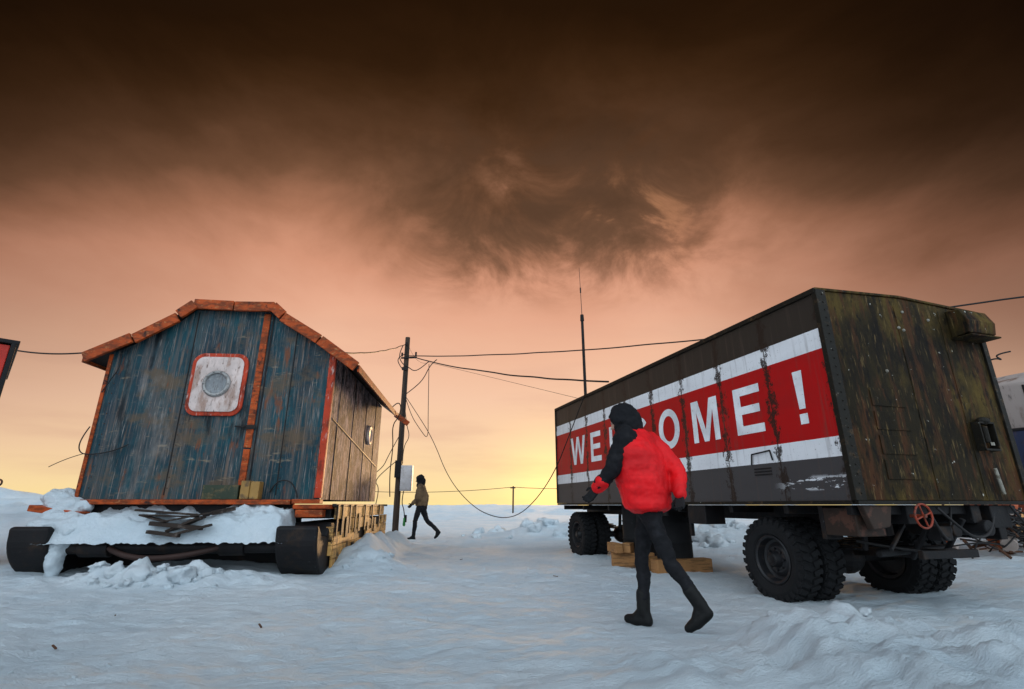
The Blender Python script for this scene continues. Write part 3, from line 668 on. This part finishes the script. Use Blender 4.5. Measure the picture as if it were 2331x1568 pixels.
def fix(g,o,co):
    dg=bpy.context.evaluated_depsgraph_get(); dg.update()
    me=bpy.data.meshes.new_from_object(o.evaluated_get(dg)); o.modifiers.clear(); o.data=me
    for p in me.polygons: p.use_smooth=True
    bpy.data.objects.remove(co)
redj=M('red_jacket',(.74,.006,.010),[((.42,.004,.006),(5,5,5),.45,.65,.5)],rough=.6,bump=.35,bscale=18,spec=.25)
blackj=M('black_fabric',(.010,.010,.012),[((.025,.023,.025),(8,8,8),.5,.7,.5)],rough=.85,bump=.4,bscale=40,spec=.15)
dy=-.24; z1=H(1.05,4.66+dy)-.01
def pp_(x,y,z): return (x,y+dy,z+z1)
J=dict(fwd=(-.78,.62,0),head_dir=(-.82,.55,-.30),pelvis=pp_(1.12,4.58,.90),hem=pp_(1.11,4.58,.89),chest=pp_(1.055,4.60,1.34),neck=pp_(1.01,4.63,1.48),head=pp_(.97,4.665,1.60),
 lsh=pp_(.945,4.475,1.42),lel=pp_(.82,4.46,1.18),lha=pp_(.705,4.54,1.04),rsh=pp_(1.21,4.70,1.41),rel=pp_(1.385,4.58,1.17),rha=pp_(1.34,4.46,.98),
 rhip=pp_(1.12,4.65,.86),rknee=pp_(1.05,4.68,.50),rank=pp_(1.035,4.66,.11),rtoe=pp_(.93,4.76,.035),rheel=pp_(1.06,4.63,.04),
 lhip=pp_(1.10,4.53,.86),lknee=pp_(1.22,4.46,.47),lank=pp_(1.40,4.40,.19),ltoe=pp_(1.31,4.44,.03),lheel=pp_(1.44,4.37,.14))
A=person('walking_person',J,redj,(blackj,None),blackj,.90,1.20)
tanj=M('tan_jacket',(.16,.10,.05),[((.06,.035,.02),(6,6,6),.45,.6,.7)],rough=.8,bump=.3)
z2=H(-2.75,15.2)
ox,oy=-2.62,15.2
def q(x,y,z): return (ox+x,oy+y,z+z2)
J2=dict(fwd=(-1,.1,0),head_dir=(-1,.1,-.15),pelvis=q(.0,0,.92),hem=q(.0,0,.95),chest=q(-.0,0,1.34),neck=q(-.03,0,1.50),head=q(-.06,0,1.63),
 lsh=q(0,-.19,1.43),lel=q(-.02,-.22,1.15),lha=q(-.20,-.18,.98),rsh=q(0,.19,1.43),rel=q(.12,.22,1.17),rha=q(.12,.2,.95),
 lhip=q(-.01,-.09,.88),lknee=q(-.12,-.1,.50),lank=q(-.14,-.1,.11),ltoe=q(-.32,-.1,.035),lheel=q(-.11,-.1,.04),
 rhip=q(.03,.09,.88),rknee=q(.20,.08,.50),rank=q(.50,.08,.25),rtoe=q(.44,.08,.06),rheel=q(.56,.08,.20))
A2=person('walking_person.001',J2,tanj,(None,None),blackj,1.)
bpy.context.view_layer.update()
fix(*A); fix(*A2)
# ------------------------------------------------------------ WORLD
w=bpy.data.worlds.new('World'); sc.world=w; w.use_nodes=True; t=NT(w.node_tree)
for n in list(w.node_tree.nodes): w.node_tree.nodes.remove(n)
out=t.n('ShaderNodeOutputWorld'); tc=t.n('ShaderNodeTexCoord').outputs['Generated']
s=t.n('ShaderNodeSeparateXYZ'); t.l(tc,s.inputs[0]); X,Y,Z=s.outputs
zp=t.m('MAXIMUM',Z,0.0)
ang=t.m('DIVIDE',t.m('ARCTAN2',zp,Y),math.pi)
n1=t.noise(tc,scale=(1.0,1.0,2.0),sc=2.4,det=9,rough=.56,dist=.35,loc=(2.3,0,.4))
n2=t.noise(tc,scale=(1,1,1.5),sc=5.5,det=11,rough=.62,dist=.5,loc=(1.7,.3,2.2))
blob=t.m('MULTIPLY',t.ss(t.m('ABSOLUTE',t.m('SUBTRACT',X,.10)),.45,.05),t.m('MULTIPLY',t.ss(ang,.112,.150),t.ss(ang,.26,.19)))
pert=t.m('MULTIPLY',t.m('SUBTRACT',n1,.5),t.ss(ang,.04,.16,.01,.09))
p2=t.m('MULTIPLY',t.m('MULTIPLY',t.m('SUBTRACT',n2,.5),.16),blob)
a2=t.m('ADD',t.m('ADD',ang,pert),t.m('ADD',p2,t.m('MULTIPLY',blob,.016)))
stops=[(0,(255,228,158)),(.012,(254,223,166)),(.037,(250,211,170)),(.066,(246,200,168)),(.094,(240,187,156)),(.121,(231,171,141)),(.148,(215,152,122)),(.172,(172,118,90)),(.197,(118,81,58)),(.222,(85,56,36)),(.248,(62,38,19)),(.27,(46,26,9)),(.288,(36,19,5))]
st=[(p,lin(c)) for p,c in stops]+[(.36,(.015,.008,.004)),(.47,(.10,.10,.11)),(.58,(1.0,1.18,1.36)),(.80,(1.32,1.56,1.76)),(1.0,(1.05,1.22,1.38))]
front=t.ramp(a2,st[:-5]+[(.36,(.010,.006,.003))]); 
rear=t.ramp(ang,st)
fm=t.ss(ang,.34,.30)
col=t.mix(fm,rear,front)
cl=t.m('MULTIPLY',t.ss(n2,.42,.62),t.m('MULTIPLY',blob,.5)); col=t.mix(cl,col,lin((98,72,55)))
spot=t.m('MULTIPLY',t.ss(t.m('ABSOLUTE',t.m('SUBTRACT',X,.23)),.13,.02),t.m('MULTIPLY',t.ss(ang,.14,.16),t.ss(ang,.205,.18)))
li=t.m('MULTIPLY',t.m('MULTIPLY',t.ss(n2,.56,.44),spot),.4); col=t.mix(li,col,lin((214,150,106)))
hz=t.noise(tc,scale=(1,1,7),sc=3,det=6,rough=.55); col=t.mix(t.m('MULTIPLY',t.ss(hz,.45,.7),t.m('MULTIPLY',t.ss(ang,.16,.06),.3)),col,lin((216,166,144)))
xr=t.ss(X,.22,.80,0,.68); xl=t.ss(X,-.30,-.85,0,.46)
vg=t.m('MULTIPLY',t.m('ADD',xr,xl),t.m('MULTIPLY',t.ss(ang,.0,.13,.1,1.),fm))
k_=t.m('SUBTRACT',1.,vg)
vm=t.n('ShaderNodeVectorMath',operation='SCALE'); t.l(col,vm.inputs[0]); t.l(k_,vm.inputs['Scale'])
dp=t.n('ShaderNodeVectorMath',operation='DOT_PRODUCT'); t.l(tc,dp.inputs[0]); dp.inputs[1].default_value=(.08,.996,.02)
gl=t.m('POWER',t.m('MAXIMUM',dp.outputs['Value'],0.),220.)
gv=t.n('ShaderNodeVectorMath',operation='SCALE'); gv.inputs[0].default_value=(.6,.36,.03); t.l(gl,gv.inputs['Scale'])
av=t.n('ShaderNodeVectorMath',operation='ADD'); t.l(vm.outputs[0],av.inputs[0]); t.l(gv.outputs[0],av.inputs[1])
bg=t.n('ShaderNodeBackground'); t.l(av.outputs[0],bg.inputs[0]); bg.inputs[1].default_value=1.
sky=t.n('ShaderNodeTexSky'); sky.sky_type='NISHITA'; sky.sun_disc=False; sky.sun_elevation=R(4); sky.sun_rotation=R(4.6)
bg2=t.n('ShaderNodeBackground'); t.l(sky.outputs[0],bg2.inputs[0]); bg2.inputs[1].default_value=.0008
ad=t.n('ShaderNodeAddShader'); t.l(bg.outputs[0],ad.inputs[0]); t.l(bg2.outputs[0],ad.inputs[1]); t.l(ad.outputs[0],out.inputs[0])
sd=bpy.data.lights.new('sun','SUN'); sd.energy=2.2; sd.angle=R(4); sd.color=(1,.60,.28)
so=bpy.data.objects.new('sun',sd); sc.collection.objects.link(so)
e=R(4); v=Vector((.08*math.cos(e),math.cos(e),math.sin(e))); so.rotation_euler=(-v).to_track_quat('-Z','Y').to_euler(); so.location=(5,60,8)
cd=bpy.data.cameras.new('camera'); co=bpy.data.objects.new('camera',cd); sc.collection.objects.link(co)
cd.sensor_width=36; cd.lens=17.76; cd.clip_end=10000; cd.clip_start=.05
co.location=(0,0,.92); co.rotation_euler=(R(90+17.65),0,0); sc.camera=co
